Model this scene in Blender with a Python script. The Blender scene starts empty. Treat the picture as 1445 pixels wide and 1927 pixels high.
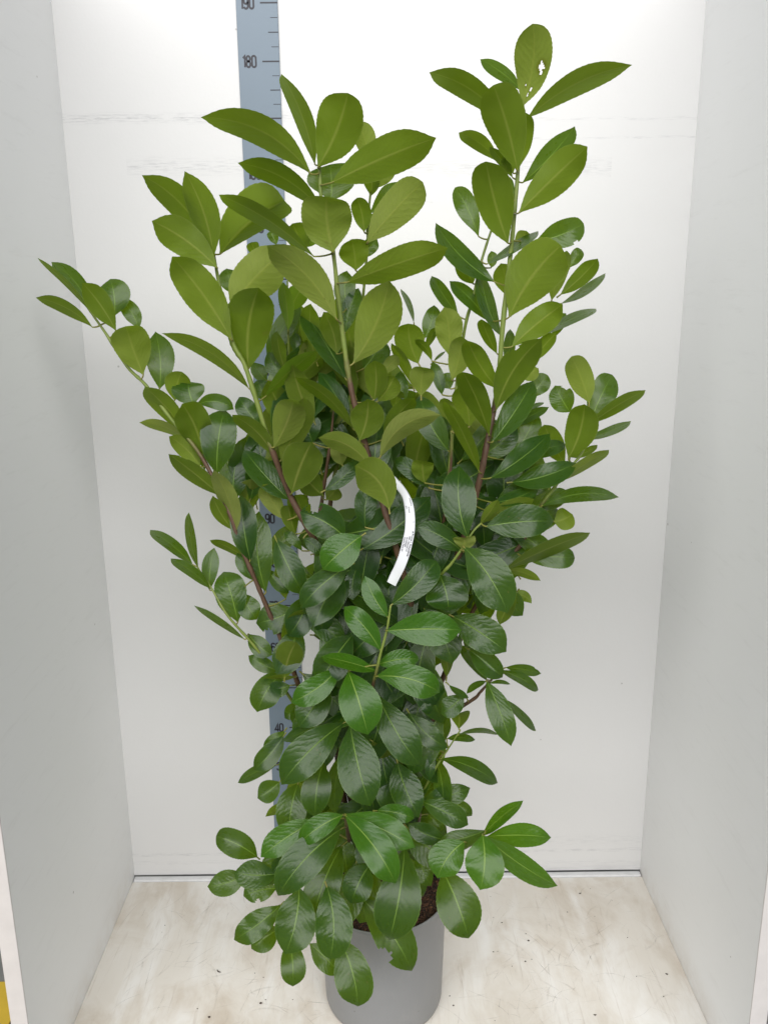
import bpy, bmesh, math, random
from mathutils import Vector
import numpy as np

C = bpy.context.scene.collection
SC = bpy.context.scene
PI = math.pi

# ------------------------------------------------------------------ camera
# The booth: back wall is the plane y = 0, the floor z = 0, the open front faces -y.
FPX = 1617.4357                       # focal length in photo pixels (photo 1445 x 1927)
CAMP = Vector((-0.007396, -1.802792, 1.379807))
cR = Vector((0.99994683, 0.00495519*-1, -0.00904308))
cU = Vector((0.00999874, 0.25151415, 0.96780197))
cF = Vector((0.00252118, 0.96784094, -0.25155032))
cam_d = bpy.data.cameras.new('camera')
cam = bpy.data.objects.new('camera', cam_d); C.objects.link(cam)
from mathutils import Matrix
M = Matrix.Identity(4)
for i in range(3):
    M[i][0] = cR[i]; M[i][1] = cU[i]; M[i][2] = -cF[i]; M[i][3] = CAMP[i]
cam.matrix_world = M
cam_d.sensor_fit = 'VERTICAL'; cam_d.sensor_height = 24.0
cam_d.lens = FPX*24.0/1927.0
cam_d.clip_start = 0.05; cam_d.clip_end = 200
SC.camera = cam

# ------------------------------------------------------------------ light: a hall with a bright roof
w = bpy.data.worlds.new('World'); SC.world = w; w.use_nodes = True
wn = w.node_tree.nodes; wl = w.node_tree.links
bg = wn['Background']
tc = wn.new('ShaderNodeTexCoord'); sx = wn.new('ShaderNodeSeparateXYZ')
cr = wn.new('ShaderNodeValToRGB')
mp = wn.new('ShaderNodeMapRange'); mp.inputs['From Min'].default_value = -1; mp.inputs['From Max'].default_value = 1
wl.new(tc.outputs['Generated'], sx.inputs[0]); wl.new(sx.outputs['Z'], mp.inputs['Value'])
wl.new(mp.outputs[0], cr.inputs[0]); wl.new(cr.outputs[0], bg.inputs['Color'])
e = cr.color_ramp.elements
e[0].position = 0.30; e[0].color = (0.20, 0.195, 0.185, 1)
e[1].position = 0.95; e[1].color = (0.28, 0.30, 0.32, 1)
m_ = e.new(0.52); m_.color = (0.50, 0.51, 0.525, 1)
bg.inputs['Strength'].default_value = 0.92

def lamp(name, loc, target, sx_, sy_, power, col):
    d = bpy.data.lights.new(name, 'AREA'); d.shape = 'RECTANGLE'; d.size = sx_; d.size_y = sy_
    d.energy = power; d.color = col
    o = bpy.data.objects.new(name, d); C.objects.link(o); o.location = loc
    v = Vector(target)-Vector(loc); o.rotation_euler = v.to_track_quat('-Z', 'Y').to_euler()
    return o
lamp('roof_light', (-0.7, -7.6, 5.6), (0.0, -0.2, 0.7), 15.0, 4.5, 1830, (1.0, 0.99, 0.98))

SC.view_settings.view_transform = 'Standard'; SC.view_settings.look = 'None'
SC.view_settings.gamma = 1; SC.view_settings.exposure = -0.25
SC.view_settings.use_curve_mapping = False
SC.render.engine = 'CYCLES'
SC.cycles.max_bounces = 8; SC.cycles.transmission_bounces = 4

# ------------------------------------------------------------------ helpers
def at(px, py, Y):
    """point in the world seen at photo pixel (px, py), Y centimetres in front of the back wall"""
    d = cF + cR*((px-722.5)/FPX) - cU*((py-963.5)/FPX)
    t = (-Y/100.0-CAMP.y)/d.y
    return CAMP + d*t
def topx(P):
    d = P-CAMP; k = FPX/d.dot(cF)
    return 722.5+k*d.dot(cR), 963.5-k*d.dot(cU)

def tag(o, label=None, cat=None, group=None, kind=None):
    if label: o['label'] = label
    if cat: o['category'] = cat
    if group: o['group'] = group
    if kind: o['kind'] = kind
    return o
def empty(name, loc):
    o = bpy.data.objects.new(name, None); C.objects.link(o); o.location = loc
    o.empty_display_size = 0.05
    return o
def mesh_obj(name, verts, faces, mat, parent=None, smooth=False):
    me = bpy.data.meshes.new(name); me.from_pydata([tuple(v) for v in verts], [], faces); me.update()
    if mat: me.materials.append(mat)
    if smooth:
        me.polygons.foreach_set('use_smooth', [True]*len(me.polygons))
    o = bpy.data.objects.new(name, me); C.objects.link(o)
    if parent:
        o.parent = parent
        o.matrix_parent_inverse = Matrix.Translation(-parent.location)
    return o
def bm_obj(name, bm, mat, parent=None, smooth=False):
    me = bpy.data.meshes.new(name); bm.to_mesh(me); bm.free()
    if mat: me.materials.append(mat)
    if smooth: me.polygons.foreach_set('use_smooth', [True]*len(me.polygons))
    o = bpy.data.objects.new(name, me); C.objects.link(o)
    if parent:
        o.parent = parent
        o.matrix_parent_inverse = Matrix.Translation(-parent.location)
    return o
def box_bm(x0, x1, y0, y1, z0, z1, bev=0.0, seg=2):
    bm = bmesh.new(); bmesh.ops.create_cube(bm, size=1)
    for v in bm.verts:
        v.co = Vector((x0+(v.co.x+.5)*(x1-x0), y0+(v.co.y+.5)*(y1-y0), z0+(v.co.z+.5)*(z1-z0)))
    if bev: bmesh.ops.bevel(bm, geom=bm.edges[:], offset=bev, segments=seg, affect='EDGES', profile=.5)
    return bm

class NT:
    """small node-tree writer"""
    def __init__(s, name):
        s.m = bpy.data.materials.new(name); s.m.use_nodes = True
        s.n = s.m.node_tree.nodes; s.l = s.m.node_tree.links
        s.b = s.n['Principled BSDF']; s.out = s.n['Material Output']
    def node(s, t, **kw):
        n = s.n.new(t)
        for k, v in kw.items(): setattr(n, k, v)
        return n
    def put(s, sock, v):
        if isinstance(v, bpy.types.NodeSocket): s.l.new(v, sock)
        elif v is not None:
            if isinstance(v, (tuple, list)) and len(v) == 3 and sock.type == 'RGBA': v = (*v, 1)
            sock.default_value = v
    def math(s, op, a, b=None, c=None, clamp=False):
        n = s.node('ShaderNodeMath', operation=op); n.use_clamp = clamp
        s.put(n.inputs[0], a); s.put(n.inputs[1], b)
        if c is not None: s.put(n.inputs[2], c)
        return n.outputs[0]
    def mix(s, f, a, b, mode='MIX'):
        n = s.node('ShaderNodeMix', data_type='RGBA', blend_type=mode)
        s.put(n.inputs['Factor'], f); s.put(n.inputs['A'], a); s.put(n.inputs['B'], b)
        for i in n.inputs:
            pass
        return n.outputs['Result']
    def mixc(s, f, a, b, mode='MIX'):
        n = s.node('ShaderNodeMix', data_type='RGBA', blend_type=mode)
        s.put(n.inputs[0], f); s.put(n.inputs[6], a); s.put(n.inputs[7], b)
        return n.outputs[2]
    def ramp(s, f, stops):
        n = s.node('ShaderNodeValToRGB'); e = n.color_ramp.elements
        while len(e) > 1: e.remove(e[0])
        e[0].position = stops[0][0]; e[0].color = (*stops[0][1], 1) if len(stops[0][1]) == 3 else stops[0][1]
        for p, c in stops[1:]:
            q = e.new(p); q.color = (*c, 1)
        s.put(n.inputs[0], f); return n.outputs[0]
    def coord(s, scale=(1, 1, 1), rot=(0, 0, 0), loc=(0, 0, 0)):
        g = s.node('ShaderNodeNewGeometry')
        m = s.node('ShaderNodeMapping'); s.put(m.inputs[0], g.outputs['Position'])
        m.inputs['Scale'].default_value = scale; m.inputs['Rotation'].default_value = rot
        m.inputs['Location'].default_value = loc
        return m.outputs[0]
    def noise(s, vec, scale, detail=4, rough=.55, dist=0):
        n = s.node('ShaderNodeTexNoise'); s.put(n.inputs['Vector'], vec)
        n.inputs['Scale'].default_value = scale; n.inputs['Detail'].default_value = detail
        n.inputs['Roughness'].default_value = rough; n.inputs['Distortion'].default_value = dist
        return n.outputs['Fac']
    def bump(s, h, strength, dist):
        n = s.node('ShaderNodeBump'); s.put(n.inputs['Strength'], strength)
        n.inputs['Distance'].default_value = dist; s.put(n.inputs['Height'], h)
        return n.outputs[0]
G1 = (0, 0, 0); W1 = (1, 1, 1)

# ------------------------------------------------------------------ materials of the booth
def mat_back():
    t = NT('white_wall_board')
    pos = t.coord(); g = t.node('ShaderNodeSeparateXYZ'); t.put(g.inputs[0], pos)
    x, z = g.outputs['X'], g.outputs['Z']
    base = t.mixc(t.noise(pos, 3.0, 5), (0.655, 0.648, 0.645), (0.69, 0.685, 0.682))
    fine = t.noise(t.coord((30, 30, 90)), 3.0, 3)
    base = t.mixc(t.math('MULTIPLY', fine, .10), base, (.55, .55, .55))
    # horizontal scuff lines with broken, smudgy strength
    def scuff(zc, wid, tilt, x0, x1, amt, seed):
        zz = t.math('ADD', z, t.math('MULTIPLY', x, tilt))
        wob = t.math('MULTIPLY', t.math('SUBTRACT', t.noise(t.coord((9, 9, 9), loc=(seed, 0, 0)), 1.5, 3), .5), .012)
        d = t.math('ABSOLUTE', t.math('SUBTRACT', t.math('ADD', zz, wob), zc))
        f = t.math('SUBTRACT', 1.0, t.math('DIVIDE', d, wid), clamp=True)
        br = t.ramp(t.noise(t.coord((14, 14, 160), loc=(seed, 0, 0)), 2.2, 5, .7), [(.46, G1), (.66, W1)])
        fx = t.math('MULTIPLY', t.math('GREATER_THAN', x, x0), t.math('LESS_THAN', x, x1))
        return t.math('MULTIPLY', t.math('MULTIPLY', t.math('MULTIPLY', f, br), fx), min(.9, amt*1.2))
    grey = (.30, .30, .32)
    for a in ((1.703, .012, 0, -.62, -.13, .55, 1), (1.695, .004, 0, -.1, .62, .30, 3), (1.61, .022, .01, -.5, .45, .38, 7),
              (1.545, .003, 0, -.05, .1, .4, 9), (1.66, .003, .0, .28, .62, .35, 11),
              (.062, .006, 0, -.7, .7, .42, 13), (.034, .007, .01, -.7, .7, .22, 17), (.09, .02, .0, .2, .7, .18, 19)):
        base = t.mixc(scuff(*a), base, grey)
    # small dark specks
    v = t.node('ShaderNodeTexVoronoi'); t.put(v.inputs['Vector'], t.coord()); v.inputs['Scale'].default_value = 13
    sp = t.math('LESS_THAN', v.outputs['Distance'], .030)
    sp = t.math('MULTIPLY', sp, t.math('GREATER_THAN', t.noise(t.coord(loc=(4, 2, 1)), 3.0, 2), .56))
    base = t.mixc(t.math('MULTIPLY', sp, .55), base, (.25, .24, .23))
    # grime sitting in the bottom edge of the board
    grime = t.math('MULTIPLY', t.math('SUBTRACT', 1.0, t.math('DIVIDE', z, .03), clamp=True),
                   t.ramp(t.noise(t.coord((10, 10, 60)), 1.6, 5, .7), [(.35, G1), (.7, W1)]))
    grime = t.math('MULTIPLY', grime, t.math('MULTIPLY_ADD', x, .35, .4, clamp=True))
    base = t.mixc(t.math('MULTIPLY', grime, .65), base, (.22, .21, .22))
    t.put(t.b.inputs['Base Color'], base)
    t.b.inputs['Roughness'].default_value = .55
    t.put(t.b.inputs['Normal'], t.bump(t.noise(t.coord((1, 1, 1)), 160, 3), .10, .002))
    return t.m
def mat_side():
    t = NT('grey_white_panel')
    n = t.noise(t.coord((1, 1, 1)), 2.2, 4)
    base = t.mixc(n, (.745, .75, .752), (.785, .788, .787))
    st = t.ramp(t.noise(t.coord((3, 3, 24), rot=(.2, .4, 0)), 3, 5, .7), [(.56, G1), (.75, W1)])
    base = t.mixc(t.math('MULTIPLY', st, .10), base, (.35, .34, .32))
    g = t.node('ShaderNodeSeparateXYZ'); t.put(g.inputs[0], t.coord())
    brown = t.math('MULTIPLY', t.math('SUBTRACT', 1.0, t.math('DIVIDE', g.outputs['Z'], .075), clamp=True),
                   t.ramp(t.noise(t.coord(), 9, 5, .7), [(.4, G1), (.72, W1)]))
    base = t.mixc(t.math('MULTIPLY', brown, .45), base, (.45, .36, .26))
    v = t.node('ShaderNodeTexVoronoi'); t.put(v.inputs['Vector'], t.coord(loc=(.3, .1, 0))); v.inputs['Scale'].default_value = 11
    sp = t.math('MULTIPLY', t.math('LESS_THAN', v.outputs['Distance'], .028), t.math('GREATER_THAN', t.noise(t.coord(loc=(1, 5, 2)), 3, 2), .58))
    base = t.mixc(t.math('MULTIPLY', sp, .6), base, (.18, .16, .14))
    t.put(t.b.inputs['Base Color'], base)
    t.b.inputs['Roughness'].default_value = .42
    t.put(t.b.inputs['Normal'], t.bump(t.noise(t.coord((1, 1, 1)), 120, 3), .08, .002))
    return t.m
def mat_floor():
    t = NT('stained_white_board')
    pos = t.coord()
    base = t.mixc(t.noise(pos, 4.5, 6, .6), (.76, .735, .695), (.64, .585, .51))
    blot = t.ramp(t.noise(t.coord((1, .8, 1), loc=(2.3, .6, 0)), 6.5, 6, .65, .6), [(.46, G1), (.72, W1)])
    base = t.mixc(t.math('MULTIPLY', blot, .62), base, (.46, .375, .28))
    wht = t.ramp(t.noise(t.coord((1.6, .55, 1), rot=(0, 0, .5), loc=(5, 1, 0)), 7, 5, .6, .4), [(.5, G1), (.68, W1)])
    base = t.mixc(t.math('MULTIPLY', wht, .75), base, (.80, .785, .76))
    # fine brown scratches in several directions
    for k, (a, sc, amt) in enumerate(((.35, 1.0, .42), (-.5, 1.3, .36), (1.15, 1.0, .30), (.05, 1.6, .36), (-1.0, 1.2, .26), (.75, .8, .35))):
        s = t.noise(t.coord((55*sc, 3.2*sc, 1), rot=(0, 0, a), loc=(k*3.1, k*1.7, 0)), 1.0, 5, .72, .5)
        s = t.ramp(s, [(.60, G1), (.70, W1)])
        patch = t.ramp(t.noise(t.coord(loc=(k*7.7, k*2.1, 0)), 4.0, 3), [(.44, G1), (.62, W1)])
        base = t.mixc(t.math('MULTIPLY', t.math('MULTIPLY', s, patch), amt*1.0), base, (.33, .25, .17))
    v = t.node('ShaderNodeTexVoronoi'); t.put(v.inputs['Vector'], t.coord()); v.inputs['Scale'].default_value = 38
    sp = t.math('MULTIPLY', t.math('LESS_THAN', v.outputs['Distance'], .045), t.math('GREATER_THAN', t.noise(t.coord(), 6, 2), .56))
    base = t.mixc(t.math('MULTIPLY', sp, .75), base, (.12, .09, .06))
    t.put(t.b.inputs['Base Color'], base)
    t.b.inputs['Roughness'].default_value = .5
    t.put(t.b.inputs['Normal'], t.bump(t.noise(t.coord((40, 4, 1), rot=(0, 0, .4)), 2, 4), .10, .002))
    return t.m
def mat_plain(name, col, rough=.5, var=.08, scale=20, dark=None):
    t = NT(name)
    d = dark or tuple(c*(1-3*var) for c in col)
    t.put(t.b.inputs['Base Color'], t.mixc(t.noise(t.coord(), scale, 5, .6), d, tuple(min(1, c*(1+var)) for c in col)))
    t.b.inputs['Roughness'].default_value = rough
    t.put(t.b.inputs['Normal'], t.bump(t.noise(t.coord(), scale*8, 3), .12, .001))
    return t.m

M_back, M_side, M_floor = mat_back(), mat_side(), mat_floor()
M_edge = mat_plain('white_panel_edge', (.58, .55, .535), .55, .05, 30)
M_strip = mat_plain('white_batten', (.72, .72, .73), .45, .07, 40)
M_gap = mat_plain('shadow_gap', (.03, .03, .03), .8)
M_conc = mat_plain('concrete', (.20, .20, .185), .8, .12, 9)
M_yel = mat_plain('yellow_floor_paint', (.62, .42, .035), .6, .12, 14)
M_ruler = mat_plain('blue_grey_ruler', (.158, .205, .255), .45, .02, 6)
M_ink = mat_plain('black_ink', (.018, .017, .026), .5)

# ------------------------------------------------------------------ the booth
XL, XR = -.6162, .6109
YF = -.605
TOP = 2.02
g = tag(bm_obj('ground', box_bm(-6, 6, -5, 4, -.19, -.17), M_conc), kind='structure')
floor = tag(bm_obj('floor', box_bm(XL, XR, -.62, -.019, -.03, 0), M_floor), kind='structure')
def at_floor(px, py):
    d = cF + cR*((px-722.5)/FPX) - cU*((py-963.5)/FPX)
    return CAMP + d*(-CAMP.z/d.z)
def scratches():
    t = NT('brown_scratch')
    t.put(t.b.inputs['Base Color'], (.30, .205, .125)); t.b.inputs['Roughness'].default_value = .7
    tr = t.node('ShaderNodeBsdfTransparent'); mx = t.node('ShaderNodeMixShader')
    a = t.node('ShaderNodeAttribute'); a.attribute_name = 'ink'
    f = t.math('MULTIPLY', t.ramp(t.noise(t.coord(), 38, 4, .7), [(.36, G1), (.66, W1)]), a.outputs['Fac'])
    t.l.new(f, mx.inputs[0]); t.l.new(tr.outputs[0], mx.inputs[1]); t.l.new(t.b.outputs[0], mx.inputs[2])
    t.l.new(mx.outputs[0], t.out.inputs['Surface'])
    rg = random.Random(8); vs, fs, ink = [], [], []
    # (px, py, spread x, spread y, main direction, direction spread, how many, length)
    clusters = ((1085, 1770, 50, 60, 1.9, .7, 75, .07), (1150, 1810, 90, 70, .9, 1.0, 50, .06), (960, 1800, 50, 90, 1.4, .5, 36, .09), (930, 1870, 70, 50, .8, .8, 36, .08),
                (330, 1780, 110, 70, .9, .5, 56, .12), (450, 1830, 80, 80, 1.3, .9, 60, .07), (250, 1850, 60, 60, 1.2, .4, 30, .12), (520, 1890, 60, 30, .5, 1.2, 26, .06), (400, 1740, 70, 40, 2.2, .5, 24, .10), (1010, 1890, 60, 30, .9, .8, 24, .06), (1230, 1800, 60, 100, 1.9, .5, 16, .08))
    for cx, cy, sx_, sy_, an, asp, n, L in clusters:
        for k in range(n):
            P = at_floor(cx+rg.gauss(0, sx_), cy+rg.gauss(0, sy_))
            a_ = an+rg.gauss(0, asp); l = L*rg.uniform(.25, 1.5); cv = rg.gauss(0, 1.2)
            hw = rg.choice((.0003, .0004, .0006, .0011, .0022)); amt = rg.uniform(.12, .42)*(.4 if hw > .001 else 1)
            m = 10; x, y = P.x, P.y; pts = []
            for i in range(m+1):
                pts.append((x, y, a_)); x += math.cos(a_)*l/m; y += math.sin(a_)*l/m; a_ += cv/m*.6+rg.gauss(0, .04)
            if any(not (XL+.004 < q[0] < XR-.004 and -.615 < q[1] < -.03) for q in pts): continue
            b0 = len(vs); zc = .00025+.0000004*len(vs)
            for i, (x, y, a2) in enumerate(pts):
                h = hw*math.sin(PI*(i+.4)/(m+.8)); nx_, ny_ = -math.sin(a2)*h, math.cos(a2)*h
                vs += [(x+nx_, y+ny_, zc), (x-nx_, y-ny_, zc)]; ink += [amt*math.sin(PI*(i+.5)/(m+1))]*2
            fs += [(b0+2*i+1, b0+2*i+3, b0+2*i+2, b0+2*i) for i in range(m)]
    o = mesh_obj('scratch_marks', vs, fs, t.m, floor); o['kind'] = 'stuff'
    q = o.data.attributes.new('ink', 'FLOAT', 'POINT'); q.data.foreach_set('value', ink)
scratches()
tag(bm_obj('back_wall', box_bm(-.72, .70, 0, .03, .006, TOP), M_back),
    'white back wall board with grey scuff lines behind the plant', 'wall panel')
def side(x_in, sgn, label):
    r = empty('side_wall', (x_in+sgn*.014, -.3, 0))
    x0, x1 = sorted((x_in, x_in+sgn*.028))
    bm_obj('panel', box_bm(x0, x1, YF+.003, -.0005, -.05, TOP), M_side, r)
    bm_obj('front_edge', box_bm(x0-.0006, x1+.0006, YF-.001, YF+.0029, -.05, TOP, .0012), M_edge, r)
    tag(r, label, 'wall panel'); return r
side(XL-.0005, -1, 'light grey side wall panel on the left, nearest the ruler')
side(XR+.0005, 1, 'light grey side wall panel on the right, away from the ruler')
# batten along the foot of the back wall, with the dark gap above it
b = tag(bm_obj('batten', box_bm(XL+.001, XR-.001, -.018, -.0015, -.02, .004, .003, 3), M_strip),
        'narrow white batten along the foot of the back wall', 'batten')
tag(bm_obj('floor_stripe', box_bm(-1.6, -.832, -1.4, -.145, -.1698, -.166), M_yel), 'yellow painted stripe on the concrete outside the left panel', 'floor marking')
tag(bm_obj('booth_base', box_bm(-.74, .73, -.58, .04, -.169, -.051), mat_plain('dark_base', (.10, .10, .095), .7)), 'dark grey plinth under the white booth floor', 'plinth')

# ------------------------------------------------------------------ ruler
RL, RR = -.2711, -.1931
rul = empty('measuring_ruler', ((RL+RR)/2, -.002, .02))
bm_obj('ruler_strip', box_bm(RL, RR, -.004, -.0003, 0.02, 2.0, .0006, 1), M_ruler, rul)
def quads_obj(name, rects, y, th):
    vs, fs = [], []
    for x0, x1, z0, z1 in rects:
        i = len(vs)
        vs += [(x0, y-th, z0), (x1, y-th, z0), (x1, y-th, z1), (x0, y-th, z1), (x0, y, z0), (x1, y, z0), (x1, y, z1), (x0, y, z1)]
        fs += [(i, i+1, i+2, i+3), (i, i+4, i+5, i+1), (i+1, i+5, i+6, i+2), (i+2, i+6, i+7, i+3), (i+3, i+7, i+4, i)]
    return mesh_obj(name, vs, fs, M_ink, rul)
ticks = []
zz = 2.5
while zz < 200:
    maj = abs(zz/10-round(zz/10)) < 1e-6; mid = abs(zz/5-round(zz/5)) < 1e-6
    L = .0325 if maj else (.0195 if mid else .0145); th = .0012 if maj else (.00075 if mid else .00042)
    ticks.append((RR-L, RR-.0004, zz/100-th, zz/100+th)); zz += 2.5
for r_k in ticks: quads_obj('tick_mark', [r_k], -.0042, .0003)

def arc(cx, cy, rx, ry, a0, a1, n=8):
    return [(cx+rx*math.cos(math.radians(a0+(a1-a0)*i/n)), cy+ry*math.sin(math.radians(a0+(a1-a0)*i/n))) for i in range(n+1)]
r_ = .19
DIG = {  # condensed grotesque figures on a .40 wide, 1 high box
 '0': [arc(.2, .8, r_, .2-.01, 180, 0)+arc(.2, .2, r_, .2-.01, 0, -180)+[(.01, .8)]],
 '1': [[(.02, .80), (.20, .97), (.20, 0.0)]],
 '2': [arc(.2, .79, r_, .2, 180, 0)+[(.385, .66), (.02, .06), (.40, .06)]],
 '3': [arc(.2, .78, r_, .21, 170, -80), arc(.2, .25, r_, .24, 80, -170)],
 '4': [[(.33, 0), (.33, .98), (.0, .24), (.45, .24)]],
 '5': [[(.38, .95), (.05, .95), (.05, .52)]+arc(.2, .32, r_, .31, 130, -170)],
 '6': [arc(.2, .8, r_, .19, 10, 180)+arc(.2, .2, r_, .2, 180, 360)+arc(.2, .4, r_, .18, 0, 180)],
 '7': [[(0, .94), (.39, .94), (.14, 0)]],
 '8': [arc(.2, .755, .17, .22, 0, 360, 18), arc(.2, .26, .19, .25, 0, 360, 18)],
 '9': [arc(.2, .2, r_, .19, 190, 360)+arc(.2, .8, r_, .2, 0, 180)+arc(.2, .6, r_, .18, 180, 360)],
}
def stroke(pts, hw):
    """flat band along a polyline; returns left and right outlines"""
    Lr, Rr = [], []
    for i, p in enumerate(pts):
        a = pts[max(0, i-1)]; c = pts[min(len(pts)-1, i+1)]
        d1 = Vector((p[0]-a[0], p[1]-a[1])) if i else None
        d2 = Vector((c[0]-p[0], c[1]-p[1])) if i < len(pts)-1 else None
        d1 = d1 if d1 is not None and d1.length > 1e-6 else d2
        d2 = d2 if d2 is not None and d2.length > 1e-6 else d1
        d1 = d1.normalized(); d2 = d2.normalized()
        n1 = Vector((-d1.y, d1.x)); n2 = Vector((-d2.y, d2.x)); m = n1+n2
        if m.length < .2: m = n1
        m.normalize(); k = hw/max(.45, m.dot(n1))
        Lr.append((p[0]+m.x*k, p[1]+m.y*k)); Rr.append((p[0]-m.x*k, p[1]-m.y*k))
    return Lr, Rr
def numeral(s, z):
    H = .0198; vs, fs = [], []
    x = 0; 
    place = []
    for ch in s:
        place.append(x); x += (.34 if ch == '1' else .55)
    sc = H*.97
    x0 = RL+.0085 if len(s) == 3 else RL+.0125
    for ch, xx in zip(s, place):
        for pl in DIG[ch]:
            Lr, Rr = stroke(pl, .092)
            i0 = len(vs)
            for a, b_ in zip(Lr, Rr):
                vs.append((x0+(xx+a[0])*sc, -.0043, z-H/2+a[1]*H)); vs.append((x0+(xx+b_[0])*sc, -.0043, z-H/2+b_[1]*H))
            for i in range(len(Lr)-1):
                q = i0+2*i; fs.append((q, q+1, q+3, q+2))
    o = mesh_obj('numeral', vs, fs, M_ink, rul)
    return o
for n in range(10, 200, 10): numeral(str(n), n/100)
tag(rul, 'tall blue grey measuring ruler with black numbers fixed to the back wall', 'ruler')

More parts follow.
